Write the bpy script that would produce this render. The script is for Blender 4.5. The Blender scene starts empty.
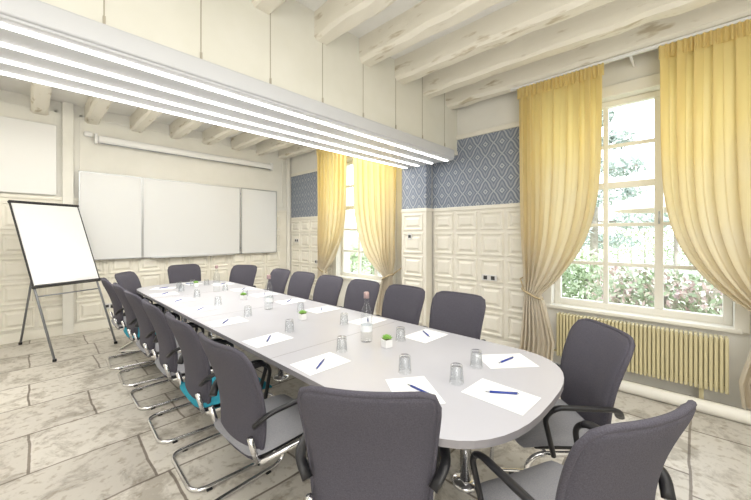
import bpy, bmesh, math, random
from mathutils import Vector, Matrix
random.seed(4)
sc=bpy.context.scene
pi=math.pi
# ---------------------------------------------------------------- materials
def mat(name,col=(.8,.8,.8),rough=.5,metal=0,emis=None,es=0,trans=0,spec=None):
    m=bpy.data.materials.new(name); m.use_nodes=True
    b=m.node_tree.nodes['Principled BSDF']
    b.inputs['Base Color'].default_value=(*col,1); b.inputs['Roughness'].default_value=rough
    b.inputs['Metallic'].default_value=metal
    if trans: b.inputs['Transmission Weight'].default_value=trans
    if spec is not None: b.inputs['Specular IOR Level'].default_value=spec
    if emis: b.inputs['Emission Color'].default_value=(*emis,1); b.inputs['Emission Strength'].default_value=es
    return m
def nodes(m): return m.node_tree.nodes,m.node_tree.links,m.node_tree.nodes['Principled BSDF']
def ramp(N,p0,c0,p1,c1):
    r=N.new('ShaderNodeValToRGB'); e=r.color_ramp.elements
    e[0].position=p0;e[0].color=(*c0,1);e[1].position=p1;e[1].color=(*c1,1); return r
def noisy(name,c0,c1,scale=5,rough=.5,detail=6,p0=.35,p1=.65,bump=0,stretch=(1,1,1)):
    m=mat(name,c0,rough); N,L,b=nodes(m)
    tc=N.new('ShaderNodeTexCoord'); mp=N.new('ShaderNodeMapping'); mp.inputs['Scale'].default_value=stretch
    L.new(tc.outputs['Object'],mp.inputs[0])
    n=N.new('ShaderNodeTexNoise'); n.inputs['Scale'].default_value=scale; n.inputs['Detail'].default_value=detail
    L.new(mp.outputs[0],n.inputs['Vector'])
    r=ramp(N,p0,c0,p1,c1); L.new(n.outputs['Fac'],r.inputs[0]); L.new(r.outputs[0],b.inputs['Base Color'])
    if bump:
        bp=N.new('ShaderNodeBump'); bp.inputs['Strength'].default_value=bump; bp.inputs['Distance'].default_value=.01
        L.new(n.outputs['Fac'],bp.inputs['Height']); L.new(bp.outputs[0],b.inputs['Normal'])
    return m
M={}
M['wall']=noisy('painted_wall',(.82,.805,.75),(.86,.845,.79),3,.6)
M['cream']=noisy('cream_wainscot',(.83,.80,.71),(.87,.84,.76),6,.45)
M['ceil']=noisy('ceiling_plaster',(.88,.87,.83),(.91,.90,.87),4,.8)
M['beam']=noisy('old_painted_beam',(.58,.51,.38),(.86,.82,.72),9,.7,9,.30,.40,.5,(1.5,.35,1.5))
M['soffit']=noisy('soffit_paint',(.78,.77,.69),(.82,.81,.74),3,.5)
M['joint']=mat('joint_line',(.48,.44,.36),.8)  # line colour of the soffit panel joints and small brackets
M['table']=noisy('table_laminate',(.50,.50,.545),(.53,.53,.575),2,.28)
M['tedge']=mat('table_edge_band',(.28,.27,.29),.5)
M['chrome']=mat('chromed_steel',(.72,.72,.74),.15,1)
M['alu']=mat('brushed_aluminium',(.52,.53,.55),.35,.8)
M['black']=mat('black_plastic',(.012,.012,.015),.4)
M['white']=mat('white_enamel',(.86,.86,.86),.25)
M['wboard']=mat('whiteboard_surface',(.75,.76,.77),.22)
M['paper']=mat('white_paper',(.92,.92,.94),.7)
M['pen']=mat('blue_pen',(.02,.05,.30),.3)
M['wframe']=mat('window_paint',(.86,.84,.77),.4)
M['rad']=mat('radiator_enamel',(.66,.59,.36),.4)
M['plate']=mat('socket_plate',(.75,.75,.74),.35)
M['dark']=mat('dark_slot',(.05,.05,.05),.5)
M['gray']=mat('grey_steel',(.25,.26,.28),.35,.6)
M['cap']=mat('bottle_cap',(.50,.36,.36),.3,.5)
M['label']=mat('bottle_label',(.85,.88,.9),.5)
M['leaf']=noisy('succulent_leaf',(.18,.42,.06),(.32,.58,.12),40,.5)
M['soil']=mat('soil',(.1,.06,.03),.9)
M['strip']=mat('led_strip',(1,1,1),.4,0,(1,.99,.97),5.0)
M['diff']=mat('lamp_diffuser',(.58,.59,.61),.35,0,(.95,.97,1),.04)
def fabric(name,c0,c1):
    m=noisy(name,c0,c1,260,.9,3,.3,.7,.25); return m
M['fab']=fabric('anthracite_fabric',(.060,.056,.074),(.095,.090,.115))
M['seatg']=fabric('grey_seat_fabric',(.26,.26,.28),(.34,.34,.36))
M['seatt']=fabric('teal_seat_fabric',(.01,.24,.34),(.03,.32,.42))
def clear(name,tint=(.93,.96,.97),fac=.04,k=.7):
    m=bpy.data.materials.new(name); m.use_nodes=True; N=m.node_tree.nodes; L=m.node_tree.links; N.clear()
    o=N.new('ShaderNodeOutputMaterial'); mx=N.new('ShaderNodeMixShader'); t=N.new('ShaderNodeBsdfTransparent'); g=N.new('ShaderNodeBsdfGlossy')
    lw=N.new('ShaderNodeLayerWeight'); lw.inputs['Blend'].default_value=.5
    pw=N.new('ShaderNodeMath'); pw.operation='POWER'; pw.inputs[1].default_value=3.5; L.new(lw.outputs['Facing'],pw.inputs[0])
    ad=N.new('ShaderNodeMath'); ad.operation='MULTIPLY_ADD'; ad.inputs[1].default_value=k; ad.inputs[2].default_value=fac
    t.inputs[0].default_value=(*tint,1); g.inputs['Roughness'].default_value=.05
    L.new(pw.outputs[0],ad.inputs[0]); L.new(ad.outputs[0],mx.inputs[0]); L.new(t.outputs[0],mx.inputs[1]); L.new(g.outputs[0],mx.inputs[2]); L.new(mx.outputs[0],o.inputs[0]); return m
M['glass']=clear('drinking_glass',(.955,.965,.97),.05,.7)
M['pane']=clear('window_glass',(.98,.99,.99),.01,.3)
def curtain_mat():
    m=bpy.data.materials.new('curtain_fabric_painted_backlight'); m.use_nodes=True; N=m.node_tree.nodes; L=m.node_tree.links
    b=N['Principled BSDF']; o=N['Material Output']
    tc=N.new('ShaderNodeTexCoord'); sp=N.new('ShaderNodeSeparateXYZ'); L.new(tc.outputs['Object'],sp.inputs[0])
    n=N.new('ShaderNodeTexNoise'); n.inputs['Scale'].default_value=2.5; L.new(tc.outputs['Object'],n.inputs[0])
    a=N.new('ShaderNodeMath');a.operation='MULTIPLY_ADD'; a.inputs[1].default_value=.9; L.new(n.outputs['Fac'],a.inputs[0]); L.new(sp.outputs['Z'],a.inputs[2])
    r=ramp(N,0,(.78,.71,.59),1,(.90,.74,.33));  # cream bottom to yellow top: backlight painted into the cloth colour
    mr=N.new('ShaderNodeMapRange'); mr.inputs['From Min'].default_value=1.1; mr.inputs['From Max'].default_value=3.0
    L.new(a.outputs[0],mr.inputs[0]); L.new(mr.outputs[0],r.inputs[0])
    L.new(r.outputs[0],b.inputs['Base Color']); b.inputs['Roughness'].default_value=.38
    b.inputs['Sheen Weight'].default_value=.3
    t=N.new('ShaderNodeBsdfTranslucent'); L.new(r.outputs[0],t.inputs[0])
    mx=N.new('ShaderNodeMixShader'); mx.inputs[0].default_value=.38
    L.new(b.outputs[0],mx.inputs[1]);L.new(t.outputs[0],mx.inputs[2]);L.new(mx.outputs[0],o.inputs[0]); return m
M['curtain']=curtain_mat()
M['tie']=mat('tieback_cord',(.50,.40,.24),.7)
def wallpaper():
    m=mat('blue_trellis_wallpaper',(.3,.35,.5),.6); N,L,b=nodes(m)
    tc=N.new('ShaderNodeTexCoord'); sp=N.new('ShaderNodeSeparateXYZ'); L.new(tc.outputs['Object'],sp.inputs[0])
    def mth(op,a,bb=None,c=None):
        x=N.new('ShaderNodeMath'); x.operation=op
        for i,v in enumerate((a,bb,c)):
            if v is None: continue
            if isinstance(v,(int,float)): x.inputs[i].default_value=v
            else: L.new(v,x.inputs[i])
        return x.outputs[0]
    h=mth('ADD',sp.outputs['X'],sp.outputs['Y'])
    v0=mth('MULTIPLY',sp.outputs['Z'],1/.31)
    u=mth('MULTIPLY',h,1/.22); v=mth('ADD',v0,mth('MULTIPLY',mth('SINE',mth('MULTIPLY',v0,4*pi)),.035))
    def tri(x): return mth('ABSOLUTE',mth('SUBTRACT',mth('FRACT',x),.5))
    a=tri(mth('ADD',u,v)); c=tri(mth('SUBTRACT',u,v))
    d=mth('MINIMUM',a,c)
    line=mth('LESS_THAN',d,.05)
    dot=mth('LESS_THAN',mth('SUBTRACT',.5,d),.16)
    core=mth('LESS_THAN',mth('SUBTRACT',.5,d),.07)
    ring=mth('LESS_THAN',mth('ABSOLUTE',mth('SUBTRACT',d,.20)),.045)
    def mix(f,c1,c2):
        x=N.new('ShaderNodeMixRGB'); L.new(f,x.inputs[0]); x.inputs[2].default_value=(*c2,1)
        if isinstance(c1,tuple): x.inputs[1].default_value=(*c1,1)
        else: L.new(c1,x.inputs[1])
        return x.outputs[0]
    x=mix(line,(.185,.215,.285),(.42,.45,.49)); x=mix(dot,x,(.48,.51,.54)); x=mix(core,x,(.20,.23,.30)); x=mix(ring,x,(.31,.345,.40))
    L.new(x,b.inputs['Base Color']); return m
M['wp']=wallpaper()
def floormat():
    m=mat('worn_stone_slabs',(.6,.56,.5),.38); N,L,b=nodes(m)
    tc=N.new('ShaderNodeTexCoord')
    nw=N.new('ShaderNodeTexNoise'); nw.inputs['Scale'].default_value=2.2; nw.inputs['Detail'].default_value=4; L.new(tc.outputs['Object'],nw.inputs[0])
    sb=N.new('ShaderNodeVectorMath'); sb.operation='SUBTRACT'; sb.inputs[1].default_value=(.5,.5,.5); L.new(nw.outputs['Color'],sb.inputs[0])
    sl=N.new('ShaderNodeVectorMath'); sl.operation='SCALE'; sl.inputs['Scale'].default_value=.05; L.new(sb.outputs[0],sl.inputs[0])
    av=N.new('ShaderNodeVectorMath'); av.operation='ADD'; L.new(tc.outputs['Object'],av.inputs[0]); L.new(sl.outputs[0],av.inputs[1])
    br=N.new('ShaderNodeTexBrick'); br.inputs['Scale'].default_value=1; br.inputs['Brick Width'].default_value=.85; br.inputs['Row Height'].default_value=.58
    br.offset=.37; br.squash=.7; br.squash_frequency=3
    br.inputs['Mortar Size'].default_value=.009; br.inputs['Mortar Smooth'].default_value=.4
    br.inputs['Color1'].default_value=(.66,.635,.58,1); br.inputs['Color2'].default_value=(.50,.475,.43,1); br.inputs['Mortar'].default_value=(.22,.19,.16,1)
    L.new(av.outputs[0],br.inputs['Vector'])
    n=N.new('ShaderNodeTexNoise'); n.inputs['Scale'].default_value=3.4; n.inputs['Detail'].default_value=14; n.inputs['Roughness'].default_value=.74; n.inputs['Distortion'].default_value=.5; L.new(tc.outputs['Object'],n.inputs[0])
    r=ramp(N,.40,(.52,.48,.43),.50,(1.02,1.0,.98)); L.new(n.outputs['Fac'],r.inputs[0])
    n2=N.new('ShaderNodeTexNoise'); n2.inputs['Scale'].default_value=18; n2.inputs['Detail'].default_value=8; L.new(tc.outputs['Object'],n2.inputs[0])
    r2=ramp(N,.36,(.66,.62,.56),.44,(1,1,1)); L.new(n2.outputs['Fac'],r2.inputs[0])
    x=N.new('ShaderNodeMixRGB'); x.blend_type='MULTIPLY'; x.inputs[0].default_value=.75; L.new(br.outputs[0],x.inputs[1]); L.new(r.outputs[0],x.inputs[2])
    y=N.new('ShaderNodeMixRGB'); y.blend_type='MULTIPLY'; y.inputs[0].default_value=.7; L.new(x.outputs[0],y.inputs[1]); L.new(r2.outputs[0],y.inputs[2])
    L.new(y.outputs[0],b.inputs['Base Color'])
    bp=N.new('ShaderNodeBump'); bp.inputs['Strength'].default_value=.2; bp.inputs['Distance'].default_value=.01; L.new(n2.outputs['Fac'],bp.inputs['Height']); L.new(bp.outputs[0],b.inputs['Normal'])
    return m
M['floor']=floormat()
# ---------------------------------------------------------------- mesh builder
class MB:
    def __init__(s): s.v=[];s.f=[];s.m=[];s.s=[];s.mats=[];s.T=Matrix.Identity(4)
    def mi(s,k):
        if k not in s.mats: s.mats.append(k)
        return s.mats.index(k)
    def add(s,vs,fs,k,smooth=False,T=None):
        o=len(s.v); i=s.mi(k); X=s.T@T if T else s.T
        s.v+= [tuple(X@Vector(p)) for p in vs]
        for f in fs: s.f.append(tuple(o+a for a in f)); s.m.append(i); s.s.append(smooth)
    def box(s,a,b,k,bev=0,T=None,seg=2):
        x0,y0,z0=a;x1,y1,z1=b
        if bev<=0:
            vs=[(x0,y0,z0),(x1,y0,z0),(x1,y1,z0),(x0,y1,z0),(x0,y0,z1),(x1,y0,z1),(x1,y1,z1),(x0,y1,z1)]
            s.add(vs,[(0,3,2,1),(4,5,6,7),(0,1,5,4),(1,2,6,5),(2,3,7,6),(3,0,4,7)],k,False,T); return
        bm=bmesh.new(); bmesh.ops.create_cube(bm,size=1)
        for v in bm.verts: v.co=Vector(((x0+x1)/2+v.co.x*(x1-x0),(y0+y1)/2+v.co.y*(y1-y0),(z0+z1)/2+v.co.z*(z1-z0)))
        bmesh.ops.bevel(bm,geom=bm.edges[:],offset=bev,segments=seg,profile=.5,affect='EDGES')
        bm.verts.index_update()
        s.add([v.co.copy() for v in bm.verts],[[v.index for v in f.verts] for f in bm.faces],k,seg>2,T); bm.free()
    def tube(s,pts,r,k,n=10,closed=False,T=None,flat=1.0):
        P=[Vector(p) for p in pts]; rings=[]; up=None; N=len(P)
        for i,p in enumerate(P):
            if closed: t=(P[(i+1)%N]-P[i-1]).normalized()
            else: t=(P[min(i+1,N-1)]-P[max(i-1,0)]).normalized()
            if up is None:
                up=Vector((0,0,1)) if abs(t.z)<.9 else Vector((1,0,0))
            a=up-t*up.dot(t)
            if a.length<1e-4: a=t.orthogonal()
            a.normalize(); up=a; c=t.cross(a)
            rings.append([p+a*math.cos(2*pi*j/n)*r*flat+c*math.sin(2*pi*j/n)*r for j in range(n)])
        vs=[v for R in rings for v in R]; fs=[]
        for i in range(N if closed else N-1):
            i2=(i+1)%N
            for j in range(n): fs.append((i*n+j,i*n+(j+1)%n,i2*n+(j+1)%n,i2*n+j))
        if not closed: fs+= [tuple(range(n))[::-1],tuple((N-1)*n+j for j in range(n))]
        s.add(vs,fs,k,True,T)
    def lathe(s,prof,k,c=(0,0,0),n=20,T=None):
        vs=[];fs=[]
        for r,z in prof:
            for j in range(n): vs.append((c[0]+r*math.cos(2*pi*j/n),c[1]+r*math.sin(2*pi*j/n),c[2]+z))
        for i in range(len(prof)-1):
            for j in range(n): fs.append((i*n+j,i*n+(j+1)%n,(i+1)*n+(j+1)%n,(i+1)*n+j))
        s.add(vs,fs,k,True,T)
    def prism(s,out,z0,z1,k,ke=None,T=None):
        n=len(out); vs=[(x,y,z0) for x,y in out]+[(x,y,z1) for x,y in out]
        s.add(vs,[tuple(range(n))[::-1],tuple(range(n,2*n))],k,False,T)
        s.add(vs,[(i,(i+1)%n,n+(i+1)%n,n+i) for i in range(n)],ke or k,False,T)
    def sheet(s,fn,nu,nv,k,T=None):
        vs=[fn(i/nu,j/nv) for j in range(nv+1) for i in range(nu+1)]; w=nu+1
        s.add(vs,[(j*w+i,j*w+i+1,(j+1)*w+i+1,(j+1)*w+i) for j in range(nv) for i in range(nu)],k,True,T)
    def pad(s,fn,nu,nv,k,T=None):
        w=nu+1; A=[];
        for sd in (0,1): A+=[fn(-1+2*i/nu,-1+2*j/nv,sd) for j in range(nv+1) for i in range(nu+1)]
        o=w*(nv+1); fs=[]
        for j in range(nv):
            for i in range(nu):
                q=(j*w+i,j*w+i+1,(j+1)*w+i+1,(j+1)*w+i); fs.append(q); fs.append(tuple(o+x for x in q[::-1]))
        for i in range(nu): fs.append((i,o+i,o+i+1,i+1)); e=nv*w; fs.append((e+i,e+i+1,o+e+i+1,o+e+i))
        for j in range(nv): fs.append((j*w,(j+1)*w,o+(j+1)*w,o+j*w)); fs.append((j*w+nu,o+j*w+nu,o+(j+1)*w+nu,(j+1)*w+nu))
        s.add(A,fs,k,True,T)
    def mesh(s,name):
        me=bpy.data.meshes.new(name); me.from_pydata(s.v,[],s.f)
        for k in s.mats: me.materials.append(M[k])
        me.polygons.foreach_set('material_index',s.m); me.polygons.foreach_set('use_smooth',s.s)
        me.update(); return me
    def obj(s,name,loc=(0,0,0),rz=0):
        return place(s.mesh(name),name,loc,rz)
def place(me,name,loc=(0,0,0),rz=0):
    o=bpy.data.objects.new(name,me); sc.collection.objects.link(o); o.location=loc; o.rotation_euler=(0,0,rz); return o
def fillet(pts,r,n=6):
    P=[Vector(p) for p in pts]; out=[P[0]]
    for i in range(1,len(P)-1):
        a=(P[i-1]-P[i]); b=(P[i+1]-P[i]); rr=min(r,a.length*.48,b.length*.48)
        A=P[i]+a.normalized()*rr; B=P[i]+b.normalized()*rr
        for t in range(n+1):
            t/=n; out.append((1-t)**2*A+2*t*(1-t)*P[i]+t*t*B)
    out.append(P[-1]); return out
# ---------------------------------------------------------------- room dims
XW=4.12; YB=6.62; XL=-2.2; YN=-2.0; ZC=3.38; XE=XW+.32
b=MB(); b.box((XL-.2,YN-.2,-.1),(XE,YB+.2,0),'floor'); b.obj('floor')
b=MB(); b.box((XL-.2,YN-.2,ZC),(XE,YB+.2,ZC+.12),'ceil'); b.obj('ceiling')
def coffer(b,u0,u1,v0,v1,k,T):
    prof=[(0,0),(0.006,.020),(.022,.020),(.036,.003),(.052,.003),(.08,.024)]
    R=[]
    for ins,d in prof:
        a0,a1,c0,c1=u0+ins,u1-ins,v0+ins,v1-ins
        R.append([(a0,-d,c0),(a1,-d,c0),(a1,-d,c1),(a0,-d,c1)])
    vs=[p for r in R for p in r]; fs=[]
    for i in range(len(R)-1):
        for j in range(4): fs.append((i*4+j,i*4+(j+1)%4,(i+1)*4+(j+1)%4,(i+1)*4+j))
    e=(len(R)-1)*4; fs.append((e,e+1,e+2,e+3)); b.add(vs,fs,k,False,T)
TR=Matrix(((0,1,0,XW),(-1,0,0,0),(0,0,1,0),(0,0,0,1)))
def TRx(x): 
    m=TR.copy(); m[0][3]=x; return m
rows=[(.16,.46),(.50,.80),(.84,1.14),(1.18,1.48),(1.52,1.76)]
b=MB(); b.box((XL-.2,YB,0),(XE,YB+.2,ZC),'wall')
b.box((XL,YB-.008,0),(XW,YB,1.96),'cream')
b.box((XL,YB-.03,1.95),(XW,YB,2.0),'cream',.006)
x=XL+.02
T0=Matrix.Translation((0,YB-.008,0))
while x<XW-.3:
    for i,(z0,z1) in enumerate(rows): coffer(b,x,x+.34,z0,z1 if i<4 else 1.9,'cream',T0)
    x+=.38
for (a,c) in ((-1.9,-.45),(-.38,.28),(.52,3.95)):
    b.box((a,YB-.015,2.06),(c,YB,2.09),'wall'); b.box((a,YB-.015,3.22),(c,YB,3.25),'wall')
    b.box((a,YB-.015,2.06),(a+.03,YB,3.25),'wall'); b.box((c-.03,YB-.015,2.06),(c,YB,3.25),'wall')
b.obj('wall_back')
b=MB(); b.box((.33,YB-.065,0),(.45,YB-.033,ZC),'wall',.006); b.obj('trim_2')
b=MB(); b.box((4.0,YB-.065,0),(4.085,YB-.033,ZC),'wall',.006); b.obj('trim_3')
b=MB(); b.box((XL,YB-.045,0),(.33,YB-.03,.13),'cream',.006);b.box((.45,YB-.045,0),(4.0,YB-.03,.13),'cream',.006); b.obj('baseboard_back')
b=MB(); b.box((XL-.2,YN-.2,0),(XL,YB,ZC),'wall'); b.obj('wall_left')
b=MB(); b.box((XL,YN-.2,0),(XE,YN,ZC),'wall'); b.obj('wall_near')
W=[(-.27,1.14),(3.54,4.95)]; ZS,ZT=.66,2.86
b=MB(); ys=[YN,W[0][0],W[0][1],W[1][0],W[1][1],YB]
for i in (0,2,4): b.box((XW,ys[i],0),(XE,ys[i+1],ZC),'wall')
for w in W:
    b.box((XW,w[0],0),(XE,w[1],ZS),'wall'); b.box((XW,w[0],ZT),(XE,w[1],ZC),'wall')
def wpband(y0,y1,x): 
    b.box((x-.006,y0,1.83),(x,y1,2.78),'wp'); b.box((x-.03,y0,1.79),(x,y1,1.84),'cream',.006); b.box((x-.03,y0,2.77),(x,y1,2.83),'cream',.006)
    b.box((x-.008,y0,.0),(x,y1,1.80),'cream')
for (y0,y1) in ((1.30,2.76),(5.06,YB-.05)): wpband(y0,y1,XW)
wpband(YN,-.45,XW)
def cofR(y0,y1,x,n):
    w=(y1-y0)/n
    for i in range(n):
        for j,(z0,z1) in enumerate(rows):
            coffer(b,-(y0+(i+1)*w)+.02,-(y0+i*w)-.02,z0,z1,'cream',TRx(x))
cofR(1.32,2.74,XW-.008,4); cofR(5.08,6.56,XW-.008,4); cofR(YN,-.5,XW-.008,4)
b.obj('wall_right')
b=MB(); XP=XW-.033
b.box((3.95,2.76,0),(XP,3.2,ZC),'wall')
b.box((3.944,2.754,1.83),(3.95,3.2,2.78),'wp'); b.box((3.95,2.754,1.83),(XP,2.76,2.78),'wp')
b.box((3.925,2.735,1.79),(XP,3.21,1.84),'cream',.005); b.box((3.938,2.748,0),(XP,3.2,1.79),'cream')
b.box((3.925,2.735,2.77),(XP,3.21,2.83),'cream',.005)
cofR(2.78,3.18,3.938,1); b.obj('wall_pier')
b=MB(); 
for y0,y1,x in ((1.3,2.73,XW-.033),(5.0,6.55,XW-.033),(YN,-.7,XW-.033)): b.box((x-.014,y0,0),(x,y1,.13),'cream',.005)
b.obj('baseboard_right')
def window(name,y0,y1):
    b=MB(); xo=XW+.10; xi=xo+.07; k='wframe'
    zt=ZT; t=.06
    b.box((XW-.05,y0-.05,ZS-.035),(xi,y1+.05,ZS+.002),k,.008)
    for (a,c) in ((y0,y0+t),(y1-t,y1)): b.box((xo,a,ZS),(xi,c,zt),k,.006)
    b.box((xo,y0+t,zt-t),(xi,y1-t,zt),k,.006); b.box((xo,y0+t,ZS),(xi,y1-t,ZS+.07),k,.006)
    n=3; w=(y1-y0-2*t)/n
    for i in range(1,n): 
        yy=y0+t+w*i; tt=.034 if i==1 else .022; b.box((xo+.01,yy-tt,ZS+.07),(xi-.01,yy+tt,zt-t),k,.005)
    m=5; hz=(zt-t-ZS-.07)/m
    for j in range(1,m):
        zz=ZS+.07+hz*j; tt=.034 if j==3 else .018; b.box((xo+.015,y0+t,zz-tt),(xi-.015,y1-t,zz+tt),k,.004)
    xg=xo+.033; b.add([(xg,y0+t,ZS+.07),(xg,y1-t,ZS+.07),(xg,y1-t,zt-t),(xg,y0+t,zt-t)],[(0,1,2,3)],'pane')
    for (a,c) in ((y0-.09,y0),(y1,y1+.09)): b.box((XW-.03,a,ZS-.03),(XW,c,ZT+.1),k,.008)
    b.box((XW-.035,y0-.1,ZT),(XW,y1+.1,ZT+.12),k,.01)
    b.tube([(xo-.012,(y0+y1)/2-.22,ZS+.9),(xo-.012,(y0+y1)/2-.22,ZS+1.02)],.008,'alu',8)
    b.obj(name)
window('window_1',*W[0]); window('window_2',*W[1])
bx=[-1.55,-1.0,-.45,.10,.66,1.22,1.78,2.32,2.86,3.38,3.90]
for i,x in enumerate(bx):
    b=MB(); w=.17; nseg=46; rnd=random.Random(i)
    vs=[];fs=[]
    jit=lambda a:rnd.uniform(-a,a)
    for j in range(nseg+1):
        y=YN+(YB-YN)*j/nseg; c=.03
        w2=w/2+jit(.006); z0=3.15+jit(.008)
        vs.extend([(x-w2,y,ZC+.0),(x-w2+jit(.004),y,z0+c+jit(.01)),(x-w2+c+jit(.008),y,z0),(x+w2-c+jit(.008),y,z0+jit(.004)),(x+w2+jit(.004),y,z0+c+jit(.01)),(x+w2,y,ZC+.0)])
    for j in range(nseg):
        for q in range(5): fs.append((j*6+q,(j+1)*6+q,(j+1)*6+q+1,j*6+q+1))
    b.add(vs,fs,'beam'); b.obj('ceiling_beam')
# soffit + light fixture
YF=2.32; YK=3.12
b=MB(); b.box((XL,YF+.03,2.56),(XW,YK,ZC),'soffit'); 
x=.786-.5*5
while x<XW-.1:
    b.box((x-.003,YF+.026,2.62),(x+.003,YF+.031,ZC),'joint'); b.box((x-.006,YF+.02,2.61),(x+.006,YF+.031,2.66),'joint'); x+=.5
b.box((XL,YF+.018,2.56),(XW,YF+.03,2.61),'soffit')
b.obj('wall_soffit')
b=MB()
b.box((XL+.02,YF-.04,2.47),(3.93,YF+.0,2.59),'diff',.012,None,3)
b.box((XL+.02,YF-.02,2.455),(3.93,YK+.03,2.555),'diff',.008)
for yy in (YF+.06,YF+.30,YF+.54,YF+.76):
    b.box((XL+.04,yy-.016,2.447),(3.90,yy+.016,2.457),'strip')
b.obj('linear_ceiling_light')
# ---------------------------------------------------------------- whiteboard
b=MB(); z0,z1=1.07,2.40; yb=YB-.06
def board(x0,x1,y):
    b.box((x0+.012,y-.012,z0+.012),(x1-.012,y,z1-.012),'wboard')
    for q in ((x0,x0+.018,z0,z1),(x1-.018,x1,z0,z1),(x0,x1,z0,z0+.018),(x0,x1,z1-.018,z1)): b.box((q[0],y-.02,q[2]),(q[1],y+.004,q[3]),'alu',.003)
board(1.29,2.93,yb-.0); board(.50,1.285,yb-.03); board(2.935,3.72,yb-.03)
b.box((1.4,yb-.09,z0-.01),(2.8,yb-.0,z0+.005),'alu',.003)
b.box((.6,yb,z0+.1),(3.6,YB-.033,z0+.14),'alu'); b.box((.6,yb,z1-.14),(3.6,YB-.033,z1-.1),'alu')
b.obj('folding_whiteboard')
b=MB(); b.box((.72,YB-.13,2.86),(3.6,YB-.031,2.97),'white',.03,None,3); b.box((.75,YB-.1,2.848),(3.57,YB-.085,2.865),'gray')
for x in (.70,3.6): b.box((x-.02,YB-.135,2.84),(x+.02,YB-.031,2.99),'white',.01)
b.obj('projector_screen_case')
b=MB(); b.box((-1.0,YB-.05,2.02),(.27,YB-.031,3.02),'white',.006); b.obj('wall_mounted_panel')
b=MB(); b.box((.56,YB-.12,2.93),(.66,YB-.031,3.0),'white',.02,None,3); b.obj('alarm_sensor')
# ---------------------------------------------------------------- flip chart
b=MB(); rt=Vector((.90,.43,0)).normalized(); top=Vector((.15,6.05,1.86)); bot=Vector((.35,5.68,.84))
upv=(top-bot).normalized(); nrm=rt.cross(upv)
if nrm.y>0: nrm=-nrm
hgt=(top-bot).length
T=Matrix(((rt.x,upv.x,nrm.x,bot.x),(rt.y,upv.y,nrm.y,bot.y),(rt.z,upv.z,nrm.z,bot.z),(0,0,0,1)))
b.box((-.35,0,-.02),(.35,hgt,0),'white',.005,T)
b.box((-.335,.04,0.0),(.335,hgt-.03,.006),'wboard',0,T)
for q in ((-.352,-.342,0,hgt),(.342,.352,0,hgt)): b.box((q[0],q[2],-.022),(q[1],q[3],.008),'black',.003,T)
b.box((-.36,hgt-.025,-.022),(.36,hgt+.005,.018),'black',.006,T); b.box((-.36,-.015,-.022),(.36,.010,.06),'black',.006,T)
for s in (-1,1):
    p0=bot+rt*.33*s-nrm*.03; sl=(bot-top)/(top.z-bot.z); p1=p0+sl*(p0.z-.012)
    b.tube([top+rt*.33*s-nrm*.03,p0,p1],.012,'gray',8); b.box((p1.x-.018,p1.y-.018,0),(p1.x+.018,p1.y+.018,.03),'black',.005)
tp=top-nrm*.04-Vector((0,0,.06)); rf=Vector((-.08,6.42,.012)); b.tube([tp,rf],.012,'gray',8); b.box((rf.x-.018,rf.y-.018,0),(rf.x+.018,rf.y+.018,.03),'black',.005)
b.tube([bot+rt*.33+(bot-top)*.1-nrm*.03,bot-rt*.33+(bot-top)*.1-nrm*.03],.008,'gray',8)
b.obj('flip_chart_easel')
# ---------------------------------------------------------------- table
TX0,TX1,TY0,TY1=.94,2.08,.42,5.42; ZTp=.75
def outline(ins=0,n=22):
    out=[]; cx=(TX0+TX1)/2; hw=(TX1-TX0)/2-ins
    def arc(cy,sg,dep):
        for i in range(n+1):
            a=pi*i/n; c=math.cos(a); s_=math.sin(a); e=.72
            X=math.copysign(abs(c)**e,c); Y=abs(s_)**e
            out.append((cx+sg*hw*X, cy+sg*dep*Y))
    arc(TY1-.42,1,.42-ins); arc(TY0+.42,-1,.42-ins); return out
b=MB(); b.prism(outline(),ZTp-.028,ZTp,'table','tedge'); 
for yy in (1.72,3.0,4.28): b.box((TX0+.003,yy-.0015,ZTp-.01),(TX1-.003,yy+.0015,ZTp+.0006),'tedge')
b.box((TX0+.2,1.0,.66),(TX1-.2,4.9,.722),'alu')
for yy in (.95,1.72,3.0,4.28,4.9):
    for xx in (1.25,1.76):
        b.tube([(xx,yy,.02),(xx,yy,.722)],.032,'chrome',16); b.lathe([(.0,.03),(.07,.025),(.08,.012),(.08,0)],'chrome',(xx,yy,0))
b.obj('conference_table')
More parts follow.
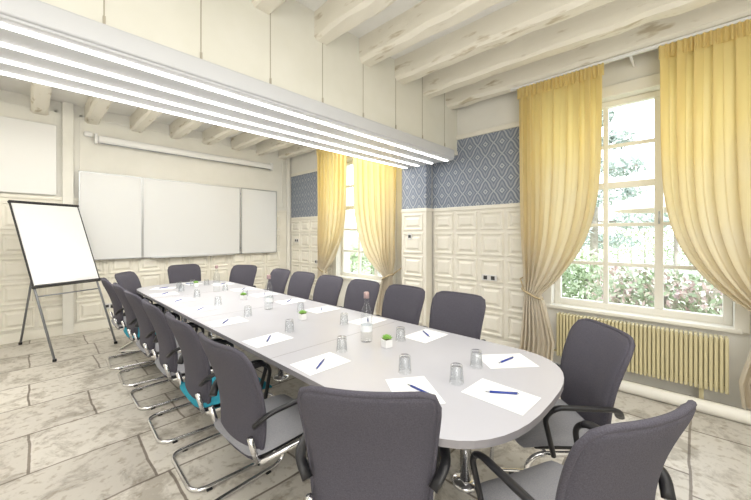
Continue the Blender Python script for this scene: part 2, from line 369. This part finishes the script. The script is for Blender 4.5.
# ---------------------------------------------------------------- chair
def chair(seat):
    b=MB()
    def back(a,c,sd):
        xx=a*(1-.10*abs(c)**9); zz=c*(1-.07*abs(a)**9)
        v=(zz+1)/2
        hw=.195+.045*v**.8
        z=.415+.540*v
        y=-.20-.125*v**1.3+.035*math.sin(pi*v)+.045*(abs(xx)**2)*(.4+.6*v)
        m=max(abs(a),abs(c)); th=.010+.020*(1-m**8)
        return (xx*hw, y+(th if sd==0 else -th*.8), z)
    b.pad(lambda a,c,s_:back(-a,c,s_),22,22,'fab')
    ring=[]
    for i in range(64):
        t=2*pi*i/64; c,s_=math.cos(t),math.sin(t); mm=max(abs(c),abs(s_)); a,cc=c/mm,s_/mm
        p=Vector(back(a,cc,0));q=Vector(back(a,cc,1)); ring.append((p+q)/2)
    b.tube(ring,.011,'fab',8,True)
    def seatf(a,c,sd):
        xx=a*(1-.08*abs(c)**8); yy=c*(1-.07*abs(a)**8)
        m=max(abs(a),abs(c)); e=(1-m**6)
        z=.455+(.030*e if sd==1 else -.022*e)-.025*max(0,c)**4+.008*abs(a)**2
        return (xx*.225,.0+yy*.235+.0,z)
    b.pad(lambda a,c,s_:seatf(-a,c,s_),18,18,seat)
    b.box((-.19,-.2,.420),(.19,.16,.44),'black',.008)
    P=[(-.21,-.19,.425),(-.235,.215,.425),(-.245,.235,.013),(-.235,-.27,.013),(.235,-.27,.013),(.245,.235,.013),(.235,.215,.425),(.21,-.19,.425)]
    b.tube(fillet(P,.085,7),.0125,'chrome',10)
    b.tube([(-.2,-.1,.418),(.2,-.1,.418)],.01,'chrome',8)
    b.tube([(-.22,.12,.418),(.22,.12,.418)],.01,'chrome',8)
    for s_ in (-1,1):
        A=[(.215*s_,-.22,.60),(.262*s_,-.18,.655),(.272*s_,.10,.665),(.268*s_,.15,.62),(.25*s_,.10,.43)]
        pts=fillet(A,.07,6); k=len(pts)
        b.tube(pts[:int(k*.62)],.02,'black',10,False,None,.6)
        b.tube(pts[int(k*.55):],.012,'black',8)
        b.tube([(.20*s_,-.20,.43),(.205*s_,-.235,.55)],.014,'chrome',8)
        for yy in (.1,-.2): b.box((.24*s_-.016,yy-.0,.0),(.24*s_+.016,yy+.03,.008),'black')
    return b.mesh('conference_chair_mesh')
CG=chair('seatg'); CT=chair('seatt')
def put(me,bx,by,fx,fy,off=.30):
    l=math.hypot(fx,fy); fx/=l; fy/=l
    place(me,'conference_chair',(bx+fx*off,by+fy*off,0),math.atan2(-fx,fy))
put(CG,.60,1.61,1,.04)
for i,(y,me,dx) in enumerate(((2.23,CT,0),(2.86,CG,0),(3.49,CG,-.0),(4.10,CT,0),(4.70,CG,-.02))): put(me,.60+dx,y,1,random.uniform(-.06,.06))
put(CG,.84,5.32,.8,-.55)
for y in (1.39,1.95,2.51,3.08,3.64,4.20): put(CG,2.49,y,-1,random.uniform(-.06,.06))
put(CG,2.42,5.20,-1,-.5); put(CG,1.75,6.03,.0,-1)
put(CG,.735,.745,.80,.60); put(CG,1.19,.07,.43,.9); put(CG,2.12,.32,-.66,.75)
# ---------------------------------------------------------------- table things
gm=MB(); gm.lathe([(.0,.086),(.026,.086),(.028,.084),(.034,.001)],'glass',n=24); gm.lathe([(.034,.001),(.031,.001),(.025,.074),(0,.074)],'glass',n=24); gm=gm.mesh('tumbler')
pm=MB(); pm.box((-.098,-.135,0),(.098,.135,.0012),'paper'); pm=pm.mesh('sheet')
nm=MB(); nm.tube([(0,-.07,.0055),(0,.045,.0055)],.005,'pen',8); nm.tube([(0,.045,.0055),(0,.062,.0055)],.0035,'alu',8); nm.tube([(0,.062,.0055),(0,.07,.0055)],.0015,'alu',6)
nm.box((-.0012,-.075,.0095),(.0012,-.03,.0115),'alu'); nm.tube([(0,-.078,.0055),(0,-.07,.0055)],.003,'alu',6); nm=nm.mesh('pen')
def setting(x,y,ang,g=True,side=-1):
    d=Vector((math.cos(ang),math.sin(ang))); r=ang-pi/2
    place(pm,'paper_sheet',(x,y,ZTp+.0008),r+random.uniform(-.06,.06))
    place(nm,'ballpoint_pen',(x+random.uniform(-.02,.02),y+random.uniform(-.02,.02),ZTp+.0025),r+random.uniform(.5,1.0))
    if g: 
        p=Vector((x,y))+d*.20+Vector((-d.y,d.x))*.06*side
        place(gm,'drinking_glass',(p.x,p.y,ZTp+.0005),0)
for y in (1.46,2.04,2.70,3.35,3.95,4.5): setting(1.10,y,0,True,1)
for y in (1.33,1.90,2.5,3.05,3.62,4.17,4.80): setting(1.90,y,pi)
setting(1.19,.90,.95,True,-.3); setting(1.42,.60,pi/2,True,.4); setting(1.83,.74,pi*.78,True,1); setting(1.22,5.0,-.6); setting(1.62,5.18,-pi/2)
bm_=MB(); bm_.lathe([(0,.002),(.036,.002),(.038,.01),(.038,.17),(.030,.215),(.016,.25),(.014,.285),(.016,.29)],'glass',n=24)
bm_.lathe([(.0385,.07),(.0385,.11)],'label',n=24)
bm_.lathe([(0,.325),(.015,.325),(.018,.32),(.018,.285),(.0,.285)],'cap',n=18); bm_=bm_.mesh('bottle')
for x,y in ((1.53,1.54),(1.56,2.88),(1.60,4.24)): place(bm_,'water_bottle',(x,y,ZTp+.0005))
pt=MB(); pt.box((-.026,-.026,0),(.026,.026,.05),'white',.004); pt.box((-.022,-.022,.045),(.022,.022,.052),'soil')
for i in range(46):
    a=i*2.4; t=i/46; l=.045*(.6+.4*t); el=.2+1.2*(1-t)
    d=Vector((math.cos(a)*math.cos(el),math.sin(a)*math.cos(el),math.sin(el))); o=Vector((0,0,.05)); s_=d.cross(Vector((0,0,1))).normalized()*.008; n_=s_.cross(d).normalized()*.004
    pt.add([o,o+d*l*.55+s_,o+d*l,o+d*l*.55-s_,o+d*l*.5+n_,o+d*l*.5-n_],[(0,1,4),(1,2,4),(2,3,4),(3,0,4),(1,0,5),(2,1,5),(3,2,5),(0,3,5)],'leaf',True)
pt=pt.mesh('succulent')
for x,y in ((1.54,1.37),(1.56,2.32),(1.60,3.50),(1.56,4.85)): place(pt,'potted_succulent',(x,y,ZTp+.0005),x*7)
# ---------------------------------------------------------------- radiator
b=MB(); x0,x1=3.95,4.05; y0,y1=-.22,1.04; n=42
for i in range(n):
    y=y0+(y1-y0)*i/(n-1); b.box((x0,y-.0115,.14),(x1,y+.0115,.60),'rad',.006)
b.box((x0+.03,y0-.01,.16),(x1-.03,y1+.01,.20),'rad',.01); b.box((x0+.03,y0-.01,.53),(x1-.03,y1+.01,.57),'rad',.01)
b.box((x0+.045,y0,.19),(x0+.05,y1,.54),'rad')
for y in (y0+.15,y1-.15): b.box((x0+.03,y-.015,0),(x1-.03,y+.015,.16),'rad')
b.obj('radiator')
b=MB(); b.tube([(3.80,-1.9,.052),(3.80,1.28,.052)],.052,'wframe',14); b.obj('floor_pipe')  # white pipe along the floor in front of the radiator
b=MB(); b.tube(fillet([(4.0,1.055,.18),(4.0,1.16,.18),(4.0,1.16,.02),(4.0,1.16,.0)],.03),.01,'rad',8); b.obj('radiator_pipe')
# ---------------------------------------------------------------- curtains
def curtain(yo,yi,seed,xc=3.84,zt=.80,ztop=3.10,pw=4.5):
    b=MB(); rd=random.Random(seed); sg=1 if yi>yo else -1; W_=abs(yi-yo); zb=.112
    nf=8; ph=[rd.uniform(-.5,.5) for _ in range(12)]
    def fn(s,t):
        z=zb+(ztop-zb)*t
        if z>=zt:
            f=(z-zt)/(ztop-zt); w=.15+(W_-.15)*(1-(1-f)**pw); off=.08*(1-f)**4
        else:
            f=(zt-z)/zt; w=.15+.20*min(1,f*1.6)**.8; off=.08*(1-f)+.0*f
        ss=s+.012*math.sin(9*s+ph[0]+3*t)
        y=yo+sg*(off+w*ss)
        g=min(1,(w-.1)/(W_-.1)); A=(.038+.026*(1-abs(2*g-1)))*(1.0 if t<.97 else .6)
        fr=nf*(s+.03*math.sin(5*s+ph[1]))
        wave=math.sin(2*pi*fr+1.2*math.sin(1.4*t+ph[2]))*(.75+.35*math.sin(7*s+ph[3]+2*t))+.25*math.sin(4*pi*fr+ph[4]+3*t)
        wave+= .3*math.sin(22*t+10*s+ph[5])*math.exp(-((z-zt-.25)/.35)**2)
        x=xc+A*wave
        y+=sg*.014*math.sin(4*pi*fr+ph[6])
        return (x,y,z)
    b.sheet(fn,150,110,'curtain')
    def hd(s,t):
        y=yo+sg*W_*s; return (xc-.016+.014*math.sin(2*pi*22*s), y, ztop-.11+.12*t)
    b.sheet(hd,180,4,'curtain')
    cy=yo+sg*(.08+.075); pts=[]
    for i in range(28):
        a=2*pi*i/28; yy=cy+.105*math.cos(a); xx=xc+.062*math.sin(a); zz=zt+(-.05*math.cos(a)*sg); pts.append((xx,yy,zz))
    b.tube(pts,.012,'tie',8,True)
    b.tube([(xc+.02,cy-sg*.10,zt+.05),(xc+.12,cy-sg*.17,zt+.14),(XW-.035,cy-sg*.17,zt+.15)],.009,'tie',8)
    b.obj('curtain')
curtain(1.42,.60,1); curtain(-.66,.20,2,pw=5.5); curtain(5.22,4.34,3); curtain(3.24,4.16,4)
for i,(a,c) in enumerate(((-.7,1.5),(3.2,5.3))):
    b=MB(); b.box((3.82,a,3.112),(3.86,c,3.135),'white',.004); 
    for y in (a+.2,(a+c)/2,c-.2): b.box((3.86,y-.01,3.112),(XW,y+.01,3.13),'white')
    b.obj('curtain_rail')
def plate(name,y,z,w,h,x,slots):
    b=MB(); b.box((x-.012,y-w/2,z-h/2),(x,y+w/2,z+h/2),'plate',.003)
    for i in range(slots):
        yy=y-w/2+w*(i+.5)/slots; q=min(w/slots,h)*.33
        b.box((x-.0135,yy-q,z-q),(x-.011,yy+q,z+q),'dark')
    b.obj(name)
plate('wall_socket',1.87,.90,.20,.075,XW-.032,2); plate('light_switch',3.02,1.43,.07,.10,3.914,1)
plate('light_switch',6.30,1.33,.14,.08,XW-.032,2); plate('wall_socket',5.55,.9,.14,.08,XW-.032,2)
b=MB(); b.box((.80,YB-.04,.30),(.94,YB-.031,.38),'plate',.003); b.box((.82,YB-.042,.32),(.86,YB-.039,.36),'dark'); b.box((.88,YB-.042,.32),(.92,YB-.039,.36),'dark'); b.obj('wall_socket')
# ---------------------------------------------------------------- outside garden
M['grass']=noisy('lawn',(.42,.46,.33),(.54,.56,.43),3,.9)
M['folg']=noisy('foliage_green',(.33,.43,.24),(.54,.58,.40),4,.8)
M['folp']=noisy('foliage_pink',(.38,.45,.29),(.70,.52,.50),6,.8,3,.45,.6)
M['fold']=noisy('conifer_green',(.36,.43,.38),(.50,.55,.50),4,.8)
M['bark']=noisy('bark',(.32,.28,.24),(.42,.38,.34),8,.9)
M['canvas']=mat('parasol_canvas',(.66,.58,.50),.8)
b=MB(); b.box((XE+.0,-25,-.2),(45,40,-.05),'grass'); b.obj('lawn_ground')
def leaves(b,c,rad,n,size,k,rd):
    vs=[];fs=[]
    for i in range(n):
        d=Vector((rd.gauss(0,1),rd.gauss(0,1),rd.gauss(0,1))).normalized()*(rd.random()**.4)
        p=Vector(c)+Vector((d.x*rad[0],d.y*rad[1],d.z*rad[2]))
        a=Vector((rd.gauss(0,1),rd.gauss(0,1),rd.gauss(0,1))).normalized(); q=a.orthogonal().normalized(); a=a*size*rd.uniform(.6,1.3); q=q*size*.45
        o=len(vs); vs+=[p-a,p+q,p+a,p-q]; fs.append((o,o+1,o+2,o+3))
    b.add(vs,fs,k,False)
def tree(name,x,y,h,k,seed,conifer=False):
    b=MB(); rd=random.Random(seed); z0=-.06
    b.tube([(x,y,z0),(x+.05,y,h*.5),(x,y+.05,h)],.10,'bark',8)
    n=16 if conifer else 12
    for i in range(n):
        t=i/n; z=h*(.22+.74*t); a=i*2.4; L=(1-t)*h*.26+.25 if conifer else h*.22
        e=Vector((x+math.cos(a)*L,y+math.sin(a)*L,z+(-.15 if conifer else .5)))
        b.tube([(x,y,z-.1),e],.03,'bark',6)
        m=Vector((x,y,z)).lerp(e,.65)
        leaves(b,m,(L*.5,L*.5,.25 if conifer else .6),260,.10,k,rd)
    b.obj(name)
tree('conifer_tree',11.2,2.0,6.2,'fold',1,True); tree('garden_tree',15,-1.2,6,'folg',2)
tree('garden_tree',16,5.5,6,'folg',3); tree('garden_tree',12,9,6,'folg',5); tree('conifer_tree',15,14.5,7,'fold',6,True)
def bush(name,x,y,l,h,k,seed):
    b=MB(); rd=random.Random(seed); n=int(l/.5)+1
    for i in range(n):
        yy=y-l/2+l*i/max(1,n-1)
        b.tube([(x,yy,-.06),(x,yy,h*.6)],.03,'bark',6)
        leaves(b,(x+rd.uniform(-.1,.1),yy,h*.5),(.45,.45,h*.55),620,.06,k,rd)
    b.obj(name)
bush('hedge',7.4,2.75,2.6,1.15,'folg',11); bush('flowering_shrub',6.3,.25,1.1,1.0,'folp',12); bush('hedge',8.2,8,5,1.4,'folg',13); bush('hedge',19.5,4,24,2.8,'folg',14)
b=MB(); c=(8.9,.2,0)
b.tube([(c[0],c[1],-.05),(c[0],c[1],2.5)],.03,'bark',8)
n=8; R=1.1; vs=[(c[0],c[1],2.5)]+[(c[0]+R*math.cos(2*pi*i/n),c[1]+R*math.sin(2*pi*i/n),2.1) for i in range(n)]+[(c[0]+R*math.cos(2*pi*i/n),c[1]+R*math.sin(2*pi*i/n),1.95) for i in range(n)]
b.add(vs,[(0,1+i,1+(i+1)%n) for i in range(n)]+[(1+i,1+n+i,1+n+(i+1)%n,1+(i+1)%n) for i in range(n)],'canvas'); b.obj('garden_parasol')
# ---------------------------------------------------------------- lights
w=bpy.data.worlds.new('sky'); sc.world=w; w.use_nodes=True; N=w.node_tree.nodes; L=w.node_tree.links
bg=N['Background']; tc=N.new('ShaderNodeTexCoord'); sp=N.new('ShaderNodeSeparateXYZ'); L.new(tc.outputs['Generated'],sp.inputs[0])
r=ramp(N,0,(.97,.98,1),.7,(.78,.87,1)); L.new(sp.outputs['Z'],r.inputs[0]); L.new(r.outputs[0],bg.inputs[0]); bg.inputs[1].default_value=2.9
def area(name,loc,rot,sx,sy,p,col=(1,.985,.955),portal=False):
    l=bpy.data.lights.new(name,'AREA'); l.shape='RECTANGLE'; l.size=sx; l.size_y=sy; l.energy=p; l.color=col
    o=bpy.data.objects.new(name,l); sc.collection.objects.link(o); o.location=loc; o.rotation_euler=rot
    if portal: l.cycles.is_portal=True
    return o
for i,wd in enumerate(W): area('window_portal',(XE+.03,(wd[0]+wd[1])/2,(ZS+ZT)/2),(0,pi/2,0),ZT-ZS,wd[1]-wd[0],1,portal=True)
area('added_fill_near',(.9,-.2,3.1),(0,0,0),3.0,2.4,52)  # added fill light above the camera, out of view
area('added_fill_far',(1.4,3.95,3.1),(0,0,0),4.5,1.2,62)  # added fill for the far half, hidden behind the soffit
area('added_fill_behind',(-1.6,-1.5,2.0),(math.radians(75),0,math.radians(-46)),2.0,1.6,40,(1,.99,.97))  # unseen fill light added behind the camera
area('added_upfill_far',(.8,3.45,2.62),(pi,0,0),5.5,.35,46)  # added upward fill for the far ceiling, hidden behind the fixture
area('added_upfill_near',(.0,-1.2,1.1),(pi,0,0),2.5,1.0,34)  # unseen upward fill added to brighten the near ceiling and beams
s=bpy.data.lights.new('sun','SUN'); s.energy=3.6; s.angle=.05; so=bpy.data.objects.new('sun',s); sc.collection.objects.link(so)
so.rotation_euler=(0,math.radians(-50),math.radians(15))
# ---------------------------------------------------------------- camera
cd=bpy.data.cameras.new('camera'); cam=bpy.data.objects.new('camera',cd); sc.collection.objects.link(cam); sc.camera=cam
cd.sensor_width=36; cd.lens=330/751*36; cd.shift_y=-15/751; cd.clip_start=.02
cam.location=(0,0,1.45); cam.rotation_euler=(pi/2,0,-math.atan2(.724,.690))
sc.view_settings.view_transform='Standard'; sc.view_settings.exposure=0.42
